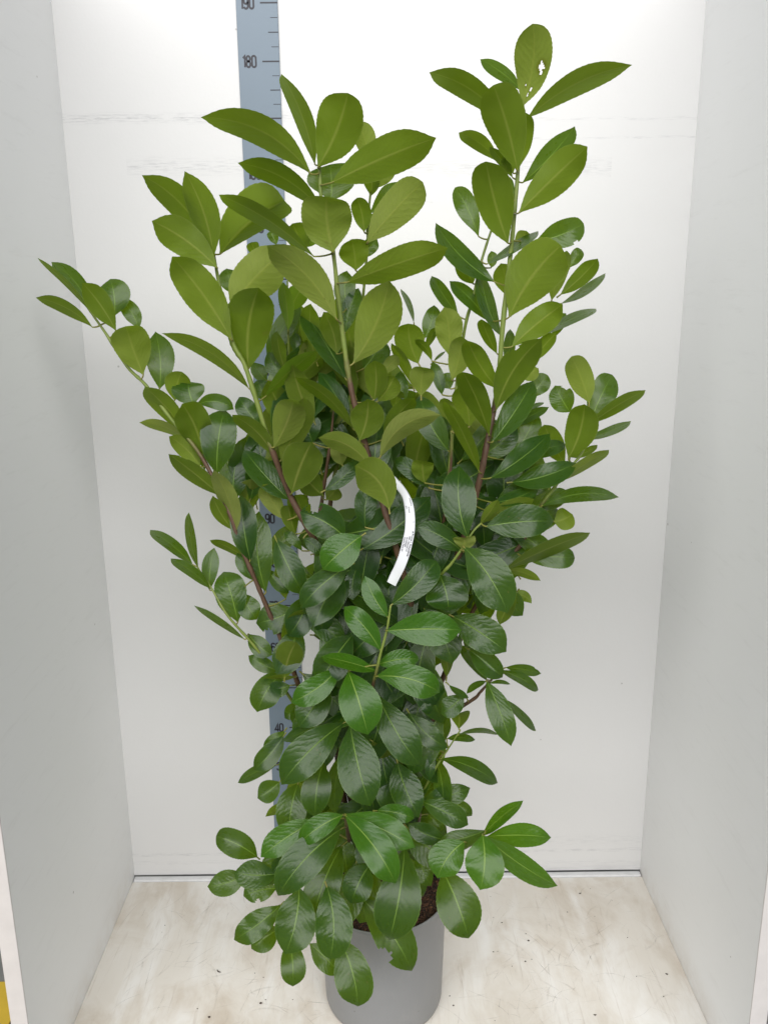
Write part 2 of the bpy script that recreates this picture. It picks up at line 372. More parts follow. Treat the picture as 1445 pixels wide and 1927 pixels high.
LEAF_TEXT = """
@ 260 100
U 1415 1000 515 545 240 -135 50
U 1530 1330 820 930 185 -90 49
U 1445 1698 625 1180 150 -55 52
U 735 1680 1310 1225 360 0 47 sk=.3
U 630 1690 395 1000 235 -40 49
U 600 1650 30 1035 230 -80 47
U 640 1800 105 1420 285 -35 50
U 1400 1690 1300 1430 210 0 43
T 1170 1620 1110 1500 90 0 38
U 1010 1700 960 1600 110 0 38
@ 360 440
U 312 858 -199 154 310 -30 49
U 365 600 800 130 366 0 48
U 1200 690 620 85 275 -70 53
U 495 1105 590 420 385 0 46
U 450 1290 -254 844 125 -85 46
T 380 500 300 280 170 0 36
T 1290 1200 915 615 210 -20 45
U 655 1360 1075 985 140 20 45 f
U 1350 1640 860 1210 110 -60 49
T 1330 1570 1075 1170 170 -20 46
U 712 1790 880 1350 250 0 48
U 770 1900 960 1370 230 0 46
U 690 1880 320 1525 135 -50 47
T 580 1620 400 1370 170 0 43
U 820 800 780 400 120 0 43 f
U 850 650 960 440 180 0 40 f
U 1230 1000 1120 660 190 0 45
T 780 1220 650 1000 150 0 41
U 795 1140 730 820 110 0 42
T 640 1240 530 1090 130 0 36
T 640 1400 555 1235 150 0 40
U 980 1040 960 900 120 0 41
T 900 1010 885 835 90 0 40
@ 60 440
T 1375 1440 1330 1240 280 0 40
U 470 630 25 185 50 -25 38
T 480 640 150 230 160 -60 36
U 490 780 25 540 110 -45 39
U 700 800 420 405 190 -20 39.5
T 700 680 660 362 260 0 36
T 900 800 745 560 150 -30 35
U 940 1170 790 735 300 10 41
T 1085 1290 1050 825 235 0 38
U 1220 1400 1290 1150 195 0 38
U 1330 1730 935 1275 170 -25 39.5
@ 250 740
T 722 655 790 110 310 0 42
T 560 100 860 140 140 50 39
U 590 500 410 75 290 0 41
U 450 400 50 250 90 -45 40
U 560 610 295 360 150 0 41
T 600 640 400 365 120 -50 40
U 720 850 295 510 150 -10 42
U 860 1160 680 640 160 -40 43
U 850 1150 680 870 120 20 42
T 860 900 930 390 270 0 40
T 995 1390 920 860 230 0 43
T 1130 1650 1075 1000 265 0 42.5
U 1010 985 1010 725 180 0 38
T 1310 880 930 455 210 0 45
U 1290 1060 1090 740 160 0 43
U 950 1400 640 1245 75 -20 41
T 490 1440 120 1145 115 -20 40
T 555 1460 480 995 85 0 38
T 640 1640 305 1395 100 -20 42
T 655 1650 695 1310 140 0 41
T 885 1920 760 1490 270 0 42
@ 360 1080
T 420 170 560 390 190 0 40
T 430 540 10 260 60 -10 43
T 870 300 540 420 260 0 42
U 790 560 1000 290 95 40 46
T 730 820 480 690 130 10 43
T 500 520 690 690 160 0 41
U 800 865 900 565 230 0 49
T 760 860 560 1180 240 0 43
U 870 880 580 920 60 0 45
T 830 950 640 990 140 0 45
T 900 1090 790 1230 120 0 45
T 960 1110 860 1280 150 0 47
T 1245 800 825 1100 215 0 53 f
@ 420 1300
T 1040 150 485 430 150 20 49
T 1000 300 480 820 300 0 52
T 500 400 250 680 180 0 50
T 510 350 330 500 120 0 49
T 430 640 115 790 100 -20 46
T 470 780 290 915 180 0 47
U 560 800 660 970 190 0 46
U 640 960 360 1070 85 0 47
T 850 630 785 1080 245 -25 51
T 1020 560 960 1060 150 0 47
T 1090 330 1260 1005 340 0 55
T 680 1040 530 1130 90 0 46
@ 600 1020
T 260 1130 420 1650 340 10 57 f
T 520 1330 880 1920 290 0 55
T 505 900 200 540 200 0 58 f
T 610 755 1230 750 280 15 59 f
T 525 1040 880 1000 160 25 57 f
T 525 1150 1055 1300 260 55 59 f
T 465 1090 0 970 130 0 57 f
T 575 620 390 285 165 0 57 f x
T 640 510 1000 150 240 0 58 r
T 560 980 580 165 380 0 50
@ 700 1300
T 330 200 650 490 190 0 52
U 20 450 290 850 230 0 51
T 560 790 90 930 150 0 47
T 415 950 845 820 180 0 50
T 640 930 860 1075 110 0 48
T 440 950 830 1150 190 0 53
T 480 1060 600 1200 110 0 50
T 620 1260 310 1130 170 0 54
T 940 1190 560 1280 150 0 55
T 770 1300 555 1595 290 -35 58 f
T 935 1250 915 1695 320 0 59 f
T 610 590 1095 810 145 45 53
T 520 520 490 760 90 0 50
@ 860 1400
T 260 800 870 1215 190 0 57 f
T 280 790 825 800 190 20 54 f
T 230 760 570 475 115 15 53 f x
@ 620 1500
T 970 650 1190 1240 340 0 57
T 630 470 490 1280 360 0 57
T 290 890 720 1530 300 0 56
T 160 190 575 770 270 0 61 f
T 165 160 730 430 240 20 60 f
T 420 120 735 190 150 20 55 f
T 330 600 185 915 260 0 56
T 760 480 870 760 150 0 52
@ 380 1500
T 1180 165 805 415 190 0 60 f
T 960 210 495 515 235 0 58 f
T 1160 300 620 895 300 0 59
T 820 800 700 1350 340 0 60
T 1060 790 1080 1400 310 50 60.5 r x
T 1170 1230 1325 1830 310 0 60
T 930 1260 1180 1510 200 0 58
T 740 1230 770 1635 215 0 58
T 650 930 250 1225 220 0 59 x
T 640 1130 420 1290 200 0 57
T 620 650 265 640 230 0 57
T 620 780 340 850 190 0 56
T 360 660 40 760 205 0 54
T 450 500 105 330 220 0 54 r
T 700 500 600 640 120 0 56
T 1225 640 1180 330 190 0 54
U 1200 700 930 720 110 0 50
@ 500 740
T 800 1225 480 1505 300 0 54 f
T 700 1480 290 1840 230 0 53
T 650 1210 285 1010 290 0 52 bite
U 235 820 400 400 330 0 49
U 870 620 440 380 170 -70 52
U 800 380 865 30 270 0 51
U 1030 965 725 610 300 -85 57.5
T 930 700 960 240 280 0 49
T 520 810 800 560 140 -20 47
T 850 1120 900 770 190 0 49
T 850 1300 1410 865 270 0 51
U 330 1110 250 860 180 0 44
U 480 860 330 700 200 0 45
U 650 600 620 440 150 0 45
U 520 900 610 790 150 0 43
T 400 410 340 150 220 0 44
@ 580 480
U 640 1700 1140 1360 190 110 54
U 660 1540 930 1190 150 30 48
U 400 880 690 190 340 0 49
T 330 430 330 130 190 0 45
T 320 640 440 260 150 0 46
T 480 950 650 700 230 0 44
U 560 1210 560 880 200 0 46
U 640 1010 790 860 110 0 45
U 600 1230 740 1010 190 0 45
T 890 560 780 280 50 0 30
U 880 1100 700 740 90 -20 42
U 740 1310 780 1130 110 0 42
T 820 1230 780 980 120 0 43
T 1200 1130 1130 1010 150 0 43
T 1130 1170 1050 900 110 0 44
T 1070 900 1165 815 25 0 38
T 1180 1640 940 1160 230 0 47
U 1240 1490 1130 1180 110 0 49
T 990 690 1070 410 150 0 40
U 1010 790 1100 600 70 0 41
U 930 900 850 560 235 0 44 r
U 1040 890 890 710 70 -30 45
U 960 1180 990 920 200 0 46
@ 740 740
T 285 790 5 545 150 0 47
U 265 750 250 560 190 0 48 r
T 630 1195 570 595 295 0 57
T 570 1340 190 1130 200 0 55
T 620 1340 970 1870 360 0 58
T 395 1560 470 1850 350 0 55 r
U 600 1330 600 1215 190 0 57
T 820 1130 1400 1090 280 20 56
U 760 1100 1225 895 120 30 52
T 860 920 1250 780 130 0 52
U 740 1110 890 900 90 0 53
T 850 700 1340 330 210 0 51
U 710 630 410 20 120 -20 52
@ 780 980
U 800 400 1526 90 130 20 53
T 950 310 1385 320 200 10 50 r
U 790 420 1070 510 80 0 51
U 830 640 990 700 90 35 49
U 860 620 720 885 130 0 52
T 350 830 785 1120 300 0 54
T 480 1110 760 1345 190 0 53
T 600 1340 370 1050 120 0 50
U 270 1310 240 1030 115 0 49
T 740 1280 1075 1460 95 0 52
T 790 1250 1080 1300 90 10 51
T 620 1390 820 1920 210 15 55
T 760 1520 1045 1805 75 10 52
T 640 1385 815 1390 35 20 54
T 600 1370 440 1470 60 -20 52
T 300 1400 465 1505 60 0 52
T 400 1480 215 1640 180 0 52
T 70 1480 140 1650 90 0 50
U 375 1760 380 1610 170 0 52 r
T 390 1820 720 1820 45 40 52
T 290 1850 525 1865 70 15 51
@ 920 560
T 300 1360 690 1250 140 25 48
T 220 1560 765 1390 200 0 51
U 600 1560 1045 1280 100 10 50
T 480 1770 1115 1700 130 70 51
U 560 1900 710 1840 200 0 49
U 840 870 690 485 215 0 48 r
T 680 960 560 745 210 0 45
T 880 1010 1050 650 230 0 45 r
U 880 1060 1350 775 115 15 47
U 680 1340 810 870 260 0 50
T 830 1200 1210 1045 85 0 46
U 700 1350 930 1240 65 0 46
T 370 840 500 660 160 0 44 r
U 260 660 420 600 130 0 45
T 300 960 475 890 40 0 44
T 240 1090 510 930 90 15 45
T 140 1220 230 1090 90 0 46
@ 800 400
U 740 850 1160 270 420 0 49 r
U 1080 720 1210 300 150 0 46
U 1165 680 1477 375 150 0 44
T 1230 460 1340 300 110 0 40
T 1170 760 1545 497 80 0 42
U 760 1120 1195 760 230 15 48
U 625 1640 1000 1060 250 60 50
U 930 1260 1120 1020 120 0 46
T 1010 1030 1495 800 90 15 44
T 1100 1050 1200 850 110 0 41
U 600 1470 345 1040 190 0 49
U 530 1860 310 1340 200 -20 51 r
U 230 1400 300 1020 190 0 46
U 200 1190 160 800 230 0 45
U 370 1800 280 1450 230 0 47
T 590 1920 930 1400 230 0 51
T 560 560 85 80 190 0 46
T 640 1020 480 480 140 0 46
T 510 900 195 575 140 -25 45
U 600 1180 470 880 110 0 47
T 270 860 45 520 130 0 42
T 400 590 300 340 180 0 43
T 550 420 985 135 85 -10 47
T 950 240 1350 90 230 0 44 r
U 770 300 860 150 120 0 44
U 690 700 640 430 190 0 44
T 560 460 560 325 90 0 40
T 680 1290 720 970 100 0 45
@ 800 30
T 440 1850 250 1455 180 0 43 r
U 820 735 910 65 300 -50 46 hole r
U 920 840 1761 415 190 75 49
U 620 860 5 475 200 -75 45
T 800 620 450 360 120 0 43
U 770 1270 560 545 330 -20 51 r
U 800 1260 860 805 190 0 46 r
U 600 1230 260 985 130 -40 46
U 730 1360 545 1110 90 -15 47
U 690 1890 510 1215 310 0 50 r
T 850 1390 1275 930 190 0 46
U 830 1640 1410 1080 280 10 51
U 740 1330 650 1190 110 0 47
T 745 1560 720 1360 60 0 48
@ 560 100
U 190 930 430 325 370 0 50 r
U 130 900 -160 140 150 -45 46
U 340 1080 1190 715 330 20 51
T 280 1240 270 930 430 0 45 r
U 300 1660 250 1190 430 0 53 r
U 620 1580 1080 1080 300 0 48 r
U 470 1930 1320 1640 270 10 52
U 600 900 510 575 180 0 42
U 620 1200 600 950 140 0 43
U 650 1150 850 980 110 0 43
T 630 1340 860 1080 170 0 41
T 600 1590 680 1340 140 0 42
T 560 1730 680 1580 130 0 43
U 560 1500 490 1200 160 0 45
U 490 1830 450 1560 250 0 46
U 60 1640 170 1490 110 0 42 f
@ 0 0 1
T 640 1600 588 1735 66 0 53
T 565 1590 500 1668 60 0 53
T 668 1630 628 1745 62 0 54
T 700 1640 676 1740 60 0 52
T 745 1610 800 1690 56 0 50
T 600 1560 560 1650 60 0 52
T 690 1560 700 1650 60 0 50
T 770 1560 850 1625 60 0 51
T 560 1480 545 1575 56 0 48
T 750 1440 790 1540 58 0 50
T 610 1280 560 1370 60 0 50
T 620 1330 560 1400 60 0 48
T 660 1200 600 1290 66 0 50
T 560 1180 520 1270 56 0 45
T 580 1120 540 1200 56 0 45
T 640 1080 590 1180 64 0 49
T 800 1150 850 1250 66 0 49
T 790 1240 830 1330 56 0 47
@ 250 740
U 1300 1730 1275 1430 130 0 42
T 1150 1500 1330 1700 110 0 41
@ 500 740
T 390 1560 150 1400 110 10 44
T 300 1330 150 1180 90 0 42
U 250 1180 190 930 150 0 43
T 330 1240 480 1380 110 0 46
T 700 1560 560 1900 150 0 48
T 480 1760 620 1640 110 0 47
T 780 1480 740 1760 150 0 47
@ 0 0 1
T 930 960 1010 900 52 0 48
T 960 930 1045 905 44 6 47
T 985 1010 1060 960 44 8 48
T 1000 960 1075 930 38 6 47
T 930 1040 1000 1010 46 0 48
T 900 860 975 800 48 0 47
T 960 1000 1045 1060 40 8 48
T 960 860 1010 770 46 0 46
U 1060 870 1020 790 40 0 46
T 940 1090 985 1160 44 0 47
T 880 1180 930 1250 44 0 48
T 470 1010 430 940 40 0 42
T 480 1090 455 1030 36 0 42
"""

# ------------------------------------------------------------------ leaf and bark materials
def mat_leaf():
    t = NT('laurel_leaf'); m = t.m; b = t.b
    uv = t.node('ShaderNodeUVMap'); uv.uv_map = 'leaf'
    su = t.node('ShaderNodeSeparateXYZ'); t.put(su.inputs[0], uv.outputs[0])
    s = t.math('MULTIPLY_ADD', su.outputs['X'], 2.0, -1.0); v = su.outputs['Y']
    a_s = t.math('ABSOLUTE', s)
    def attr(n):
        a = t.node('ShaderNodeAttribute'); a.attribute_name = n; return a.outputs['Fac']
    rnd, fresh, pet = attr('rnd'), attr('fresh'), attr('petiole')
    geo = t.node('ShaderNodeNewGeometry'); back = geo.outputs['Backfacing']
    # vein pattern in leaf coordinates
    mid = t.math('SUBTRACT', 1.0, t.math('DIVIDE', a_s, t.math('MULTIPLY_ADD', v, -.06, t.math('MULTIPLY_ADD', back, .045, .066))), clamp=True)
    mid = t.math('POWER', mid, .6)
    comb = t.node('ShaderNodeCombineXYZ'); t.put(comb.inputs[0], t.math('MULTIPLY', s, 1.0)); t.put(comb.inputs[1], t.math('MULTIPLY', v, 2.2)); t.put(comb.inputs[2], t.math('MULTIPLY', rnd, 31.0))
    nw = t.noise(comb.outputs[0], 2.4, 2)
    ph = t.math('ADD', t.math('MULTIPLY', v, 9.5), t.math('MULTIPLY', t.math('POWER', a_s, 1.25), -2.6))
    ph = t.math('ADD', ph, t.math('MULTIPLY_ADD', nw, 1.5, t.math('MULTIPLY', t.math('GREATER_THAN', s, 0.0), .5)))
    tri = t.math('MULTIPLY', t.math('ABSOLUTE', t.math('SUBTRACT', t.math('FRACT', ph), .5)), 2.0)  # 1 at the vein
    lat = t.math('MULTIPLY', t.math('SUBTRACT', tri, .90, clamp=True), 10.0)
    lat = t.math('MULTIPLY', lat, t.math('SUBTRACT', 1.0, t.math('MULTIPLY', a_s, .9)))
    rim = t.math('MULTIPLY', t.math('SUBTRACT', a_s, .945, clamp=True), 18.0)
    pos = t.coord()
    cloud = t.noise(comb.outputs[0], 3.2, 4)
    # upper side
    dark = t.mixc(rnd, (.006, .026, .004), (.015, .047, .007))
    dark = t.mixc(cloud, dark, (.021, .060, .009))
    fr = t.mixc(cloud, (.027, .100, .005), (.054, .155, .009))
    top = t.mixc(fresh, dark, fr)
    top = t.mixc(t.math('MULTIPLY', lat, .22), top, (.085, .19, .040))
    top = t.mixc(t.math('MULTIPLY', mid, .72), top, t.mixc(fresh, (.20, .32, .055), (.34, .48, .09)))
    top = t.mixc(t.math('MULTIPLY', rim, .4), top, (.15, .24, .06))
    nk = t.node('ShaderNodeTexVoronoi'); t.put(nk.inputs['Vector'], comb.outputs[0]); nk.inputs['Scale'].default_value = 3.4
    nick = t.math('MULTIPLY', t.math('LESS_THAN', nk.outputs['Distance'], .10), t.math('GREATER_THAN', t.noise(comb.outputs[0], 1.3, 1), .60))
    top = t.mixc(t.math('MULTIPLY', nick, .7), top, (.10, .065, .03))
    # lower side: matt, yellow-olive
    und = t.ramp(rnd, [(0, (.042, .074, .004)), (.45, (.080, .124, .008)), (.72, (.108, .150, .016)), (1, (.200, .225, .060))])
    und = t.mixc(t.math('MULTIPLY', cloud, .5), und, (.120, .150, .026))
    und = t.mixc(fresh, und, (.100, .185, .014))
    und = t.mixc(t.math('MULTIPLY', lat, .30), und, (.060, .080, .010))
    und = t.mixc(t.math('MULTIPLY', mid, .6), und, (.235, .245, .06))
    und = t.mixc(t.math('MULTIPLY', rim, .4), und, (.22, .25, .08))
    # little dark glands beside the midrib near the base
    gl = t.node('ShaderNodeCombineXYZ'); t.put(gl.inputs[0], t.math('MULTIPLY', s, 3.2)); t.put(gl.inputs[1], t.math('MULTIPLY', v, 8.0)); t.put(gl.inputs[2], t.math('MULTIPLY', rnd, 57.0))
    vo = t.node('ShaderNodeTexVoronoi'); t.put(vo.inputs['Vector'], gl.outputs[0]); vo.inputs['Scale'].default_value = 1.5
    spot = t.math('SUBTRACT', 1.0, t.math('DIVIDE', vo.outputs['Distance'], .19), clamp=True)
    spot = t.math('MULTIPLY', spot, 2.5, clamp=True)
    zone = t.math('MULTIPLY', t.math('LESS_THAN', v, .24), t.math('LESS_THAN', a_s, .42))
    zone = t.math('MULTIPLY', zone, t.math('GREATER_THAN', t.noise(gl.outputs[0], .9, 1), .47))
    und = t.mixc(t.math('MULTIPLY', t.math('MULTIPLY', spot, zone), .9), und, (.022, .018, .008))
    # a few brown blotches on some leaves
    bl = t.ramp(t.noise(comb.outputs[0], 2.0, 3), [(.70, G1), (.78, W1)])
    und = t.mixc(t.math('MULTIPLY', bl, .5), und, (.09, .06, .02))
    col = t.mixc(back, top, und)
    petc = t.mixc(rnd, (.22, .24, .045), (.33, .30, .085))
    col = t.mixc(pet, col, petc)
    col = t.mixc(t.math('MULTIPLY', attr('brown'), .85), col, (.075, .045, .012))
    t.put(b.inputs['Base Color'], col)
    rough = t.math('MULTIPLY_ADD', back, .24, t.math('MULTIPLY_ADD', cloud, .16, .21))
    rough = t.math('ADD', rough, t.math('MULTIPLY', fresh, -.03))
    t.put(b.inputs['Roughness'], rough)
    t.put(b.inputs['Specular IOR Level'], t.math('MULTIPLY_ADD', back, -.10, .36))
    # blade quilted between the veins
    h = t.math('ADD', t.math('MULTIPLY', t.math('POWER', tri, 2.0), -.55), t.math('MULTIPLY', mid, -1.1))
    h = t.math('ADD', h, t.math('MULTIPLY', t.noise(comb.outputs[0], 3.0, 2), 1.6))
    t.put(b.inputs['Normal'], t.bump(h, t.math('MULTIPLY_ADD', rnd, .16, .06), .0020))
    tr = t.node('ShaderNodeBsdfTranslucent')
    t.put(tr.inputs['Color'], t.mixc(fresh, t.mixc(pet, (.36, .56, .014), (.25, .25, .03)), (.24, .40, .02)))
    mx = t.node('ShaderNodeMixShader'); t.put(mx.inputs[0], t.math('MULTIPLY_ADD', fresh, .05, .32))
    t.l.new(b.outputs[0], mx.inputs[1]); t.l.new(tr.outputs[0], mx.inputs[2]); t.l.new(mx.outputs[0], t.out.inputs['Surface'])
    return m
def mat_stem():
    t = NT('laurel_stem')
    a = t.node('ShaderNodeAttribute'); a.attribute_name = 'wood'
    pos = t.coord()
    f = t.math('MULTIPLY_ADD', t.math('SUBTRACT', t.noise(pos, 40, 4), .5), .5, a.outputs['Fac'], clamp=True)
    green = t.mixc(t.noise(pos, 60, 3), (.105, .165, .022), (.185, .215, .04))
    bark = t.mixc(t.noise(t.coord((1, 1, .35)), 180, 5, .7), (.040, .020, .011), (.120, .062, .034))
    t.put(t.b.inputs['Base Color'], t.mixc(t.ramp(f, [(.35, G1), (.62, W1)]), green, bark))
    t.b.inputs['Roughness'].default_value = .55
    t.put(t.b.inputs['Normal'], t.bump(t.noise(t.coord((1, 1, .4)), 260, 4), .35, .002))
    return t.m
M_leaf, M_stem = mat_leaf(), mat_stem()

# ------------------------------------------------------------------ the shrub
POT = Vector((-.013, -.36, 0))
plant = empty('laurel_shrub', (POT.x, POT.y, .235))
tag(plant, 'tall bushy cherry laurel with broad glossy green leaves growing in the grey pot', 'shrub')

# stems: (px, py, depth in front of wall, radius in cm) measured on the photo, wood = height px below which bark is brown
STEMS = [
 (700, [(601,308,48,.28),(606,385,48.5,.34),(625,460,49,.38),(640,590,49,.44),(656,705,49,.5),(672,780,49,.52),(700,880,49,.55),(725,965,50,.6),(748,1040,50,.62),(772,1130,48,.7),(790,1230,45,.85),(775,1330,42,1.0),(750,1450,39,1.1),(728,1560,37,1.2),(722,1660,36,1.3)]),
 (830, [(403,478,47,.22),(412,530,47,.32),(437,640,47,.38),(460,685,47,.42),(480,745,47,.46),(510,840,47,.5),(545,930,46,.55),(577,990,46,.6),(597,1035,45,.65),(607,1150,43,.75),(614,1260,41,.8),(635,1400,38,.9),(648,1520,37,1.0),(690,1655,36,1.1)]),
 (740, [(984,192,46,.22),(975,310,47,.34),(968,400,48,.4),(960,480,48,.44),(945,620,48,.5),(938,720,48,.52),(930,765,48,.54),(915,840,49,.58),(903,900,49,.62),(880,990,48,.66),(850,1080,46,.75),(815,1190,43,.95),(797,1290,41,1.05),(770,1420,38,1.1),(745,1560,36,1.2),(735,1660,35,1.3)]),
 (840, [(166,580,38,.18),(200,628,38.5,.28),(240,690,40,.3),(275,725,40,.33),(320,785,41,.36),(380,860,42,.4),(432,965,43,.42),(450,1020,43,.45),(480,1090,43,.46),(510,1160,43,.5),(532,1210,43,.54),(575,1330,41,.6),(620,1500,38,.75),(668,1660,35,.9)]),
 (1400, [(371,1066,40,.15),(400,1110,42,.22),(430,1160,43,.25),(480,1217,43,.3),(520,1275,42,.35),(580,1370,40,.4),(622,1480,38,.45)]),
 (900, [(697,365,43,.2),(693,410,43,.24),(690,480,43,.26),(682,570,42,.3),(668,700,40,.36),(640,840,37,.45),(620,960,36,.5),(612,1100,36,.6),(630,1300,36,.7),(660,1500,36,.8),(690,1660,34,.9)]),
 (800, [(541,528,41,.16),(543,640,40,.24),(546,690,39,.28),(555,800,37,.33),(575,930,36,.4),(592,1020,36,.5),(606,1120,37,.6)]),
 (760, [(628,770,42,.2),(622,830,42,.3),(607,935,41,.4),(596,1010,41,.45),(604,1080,41,.5)]),
 (900, [(926,428,44,.2),(906,490,44.5,.28),(890,560,44.5,.3),(876,610,44,.32),(862,700,43,.35),(852,800,43,.38),(846,880,43,.4),(835,1000,41,.5),(815,1150,40,.6),(790,1320,38,.7)]),
 (960, [(1112,795,46,.2),(1096,850,48,.24),(1062,890,49,.26),(1042,918,49,.34),(1016,955,49,.38),(985,1018,49,.4),(945,1065,48,.45),(890,1150,46,.55),(845,1250,43,.6),(800,1350,40,.7)]),
 (880, [(1104,775,47,.2),(1113,790,46.5,.22),(1112,796,46,.22)]),
 (1250, [(934,1266,52,.18),(922,1282,52,.24),(903,1303,51.5,.3),(893,1314,51,.34),(860,1334,50,.4),(815,1354,48,.5),(783,1395,44,.6),(755,1460,40,.7)]),
 (1600, [(866,1374,52,.14),(847,1403,52,.18),(824,1438,52,.22),(806,1470,50,.26),(775,1530,45,.32),(748,1600,39,.4)]),
 (1275, [(735,1140,58,.16),(728,1185,58,.24),(716,1230,58,.27),(708,1265,57.5,.3),(702,1290,56,.32),(692,1360,51,.4),(690,1440,45,.5),(700,1550,38,.6)]),
 (1200, [(866,1037,56,.24),(848,1062,55.5,.28),(828,1086,54,.32),(806,1140,48,.38),(800,1200,43,.45)]),
 (1100, [(905,985,55,.2),(890,1000,55.5,.22),(866,1037,56,.24)]),
 (1530, [(650,1540,58,.3),(653,1560,57,.38),(662,1600,48,.42),(680,1650,40,.5)]),
 (1700, [(910,1570,56,.2),(904,1580,56,.24),(870,1598,53,.3),(820,1622,47,.36),(765,1652,40,.45)]),
 (1480, [(785,1512,52,.2),(790,1535,51,.26),(775,1590,45,.36),(748,1650,38,.45)]),
 (840, [(849,812,48,.2),(848,880,47,.28),(838,960,45,.34),(820,1060,43,.4)]),
]
rs = random.Random(5)
STEM_PTS = []          # (px, py, Y, Vector)
def catmull(P, n):
    out = []
    for i in range(len(P)-1):
        p0 = P[max(0, i-1)]; p1 = P[i]; p2 = P[i+1]; p3 = P[min(len(P)-1, i+2)]
        for k in range(n):
            u = k/n
            out.append(.5*((2*p1)+(-p0+p2)*u+(2*p0-5*p1+4*p2-p3)*u*u+(-p0+3*p1-3*p2+p3)*u**3))
    out.append(P[-1]); return out
def tube(pts, rad, ns=8, cap=True):
    vs, fs = [], []
    ref = Vector((.3, -1, .2)).normalized()
    for i, p in enumerate(pts):
        a = pts[max(0, i-1)]; b = pts[min(len(pts)-1, i+1)]
        T = (b-a)
        T = T.normalized() if T.length > 1e-9 else Vector((0, 0, 1))
        X = ref - T*ref.dot(T)
        if X.length < 1e-4: X = Vector((1, 0, 0))-T*T.x
        X.normalize(); Y = T.cross(X); ref = X
        for k in range(ns):
            an = 2*PI*k/ns
            vs.append(p+(X*math.cos(an)+Y*math.sin(an))*rad[i])
    for i in range(len(pts)-1):
        for k in range(ns):
            fs.append((i*ns+k, i*ns+(k+1) % ns, (i+1)*ns+(k+1) % ns, (i+1)*ns+k))
    if cap:
        fs.append(tuple(range(ns))[::-1]); fs.append(tuple((len(pts)-1)*ns+k for k in range(ns)))
    return vs, fs
for woodpx, pts in STEMS:
    P = [np.array([*at(a, b_, Y), r/100.0]) for a, b_, Y, r in pts]
    Q = catmull(P, 7)
    vp = [Vector(q[:3]) for q in Q]
    rad = [max(.0011, .82*q[3]*(1+.10*rs.uniform(-1, 1)+(.14 if i % 9 == 0 else 0))) for i, q in enumerate(Q)]
    vs, fs = tube(vp, rad)
    o = mesh_obj('branch', vs, fs, M_stem, plant, True)
    at_ = o.data.attributes.new('wood', 'FLOAT', 'POINT')
    wv = []
    for i, p in enumerate(vp):
        py = topx(p)[1]
        STEM_PTS.append((*topx(p), -p.y*100, p))
        wv += [min(1, max(0, .5+(py-woodpx)/220))]*8
    at_.data.foreach_set('value', wv)
SPX = np.array([[s[0], s[1], s[2]] for s in STEM_PTS])

# outline of a laurel leaf: half width against length
OU = [0, .03, .08, .15, .25, .36, .48, .58, .68, .78, .86, .92, .955, .98, 1]
OW = [.045, .10, .26, .48, .735, .90, .99, 1, .945, .80, .575, .335, .17, .075, 0]
OWR = [.045, .10, .23, .43, .68, .855, .965, 1, .98, .90, .765, .58, .40, .19, 0]

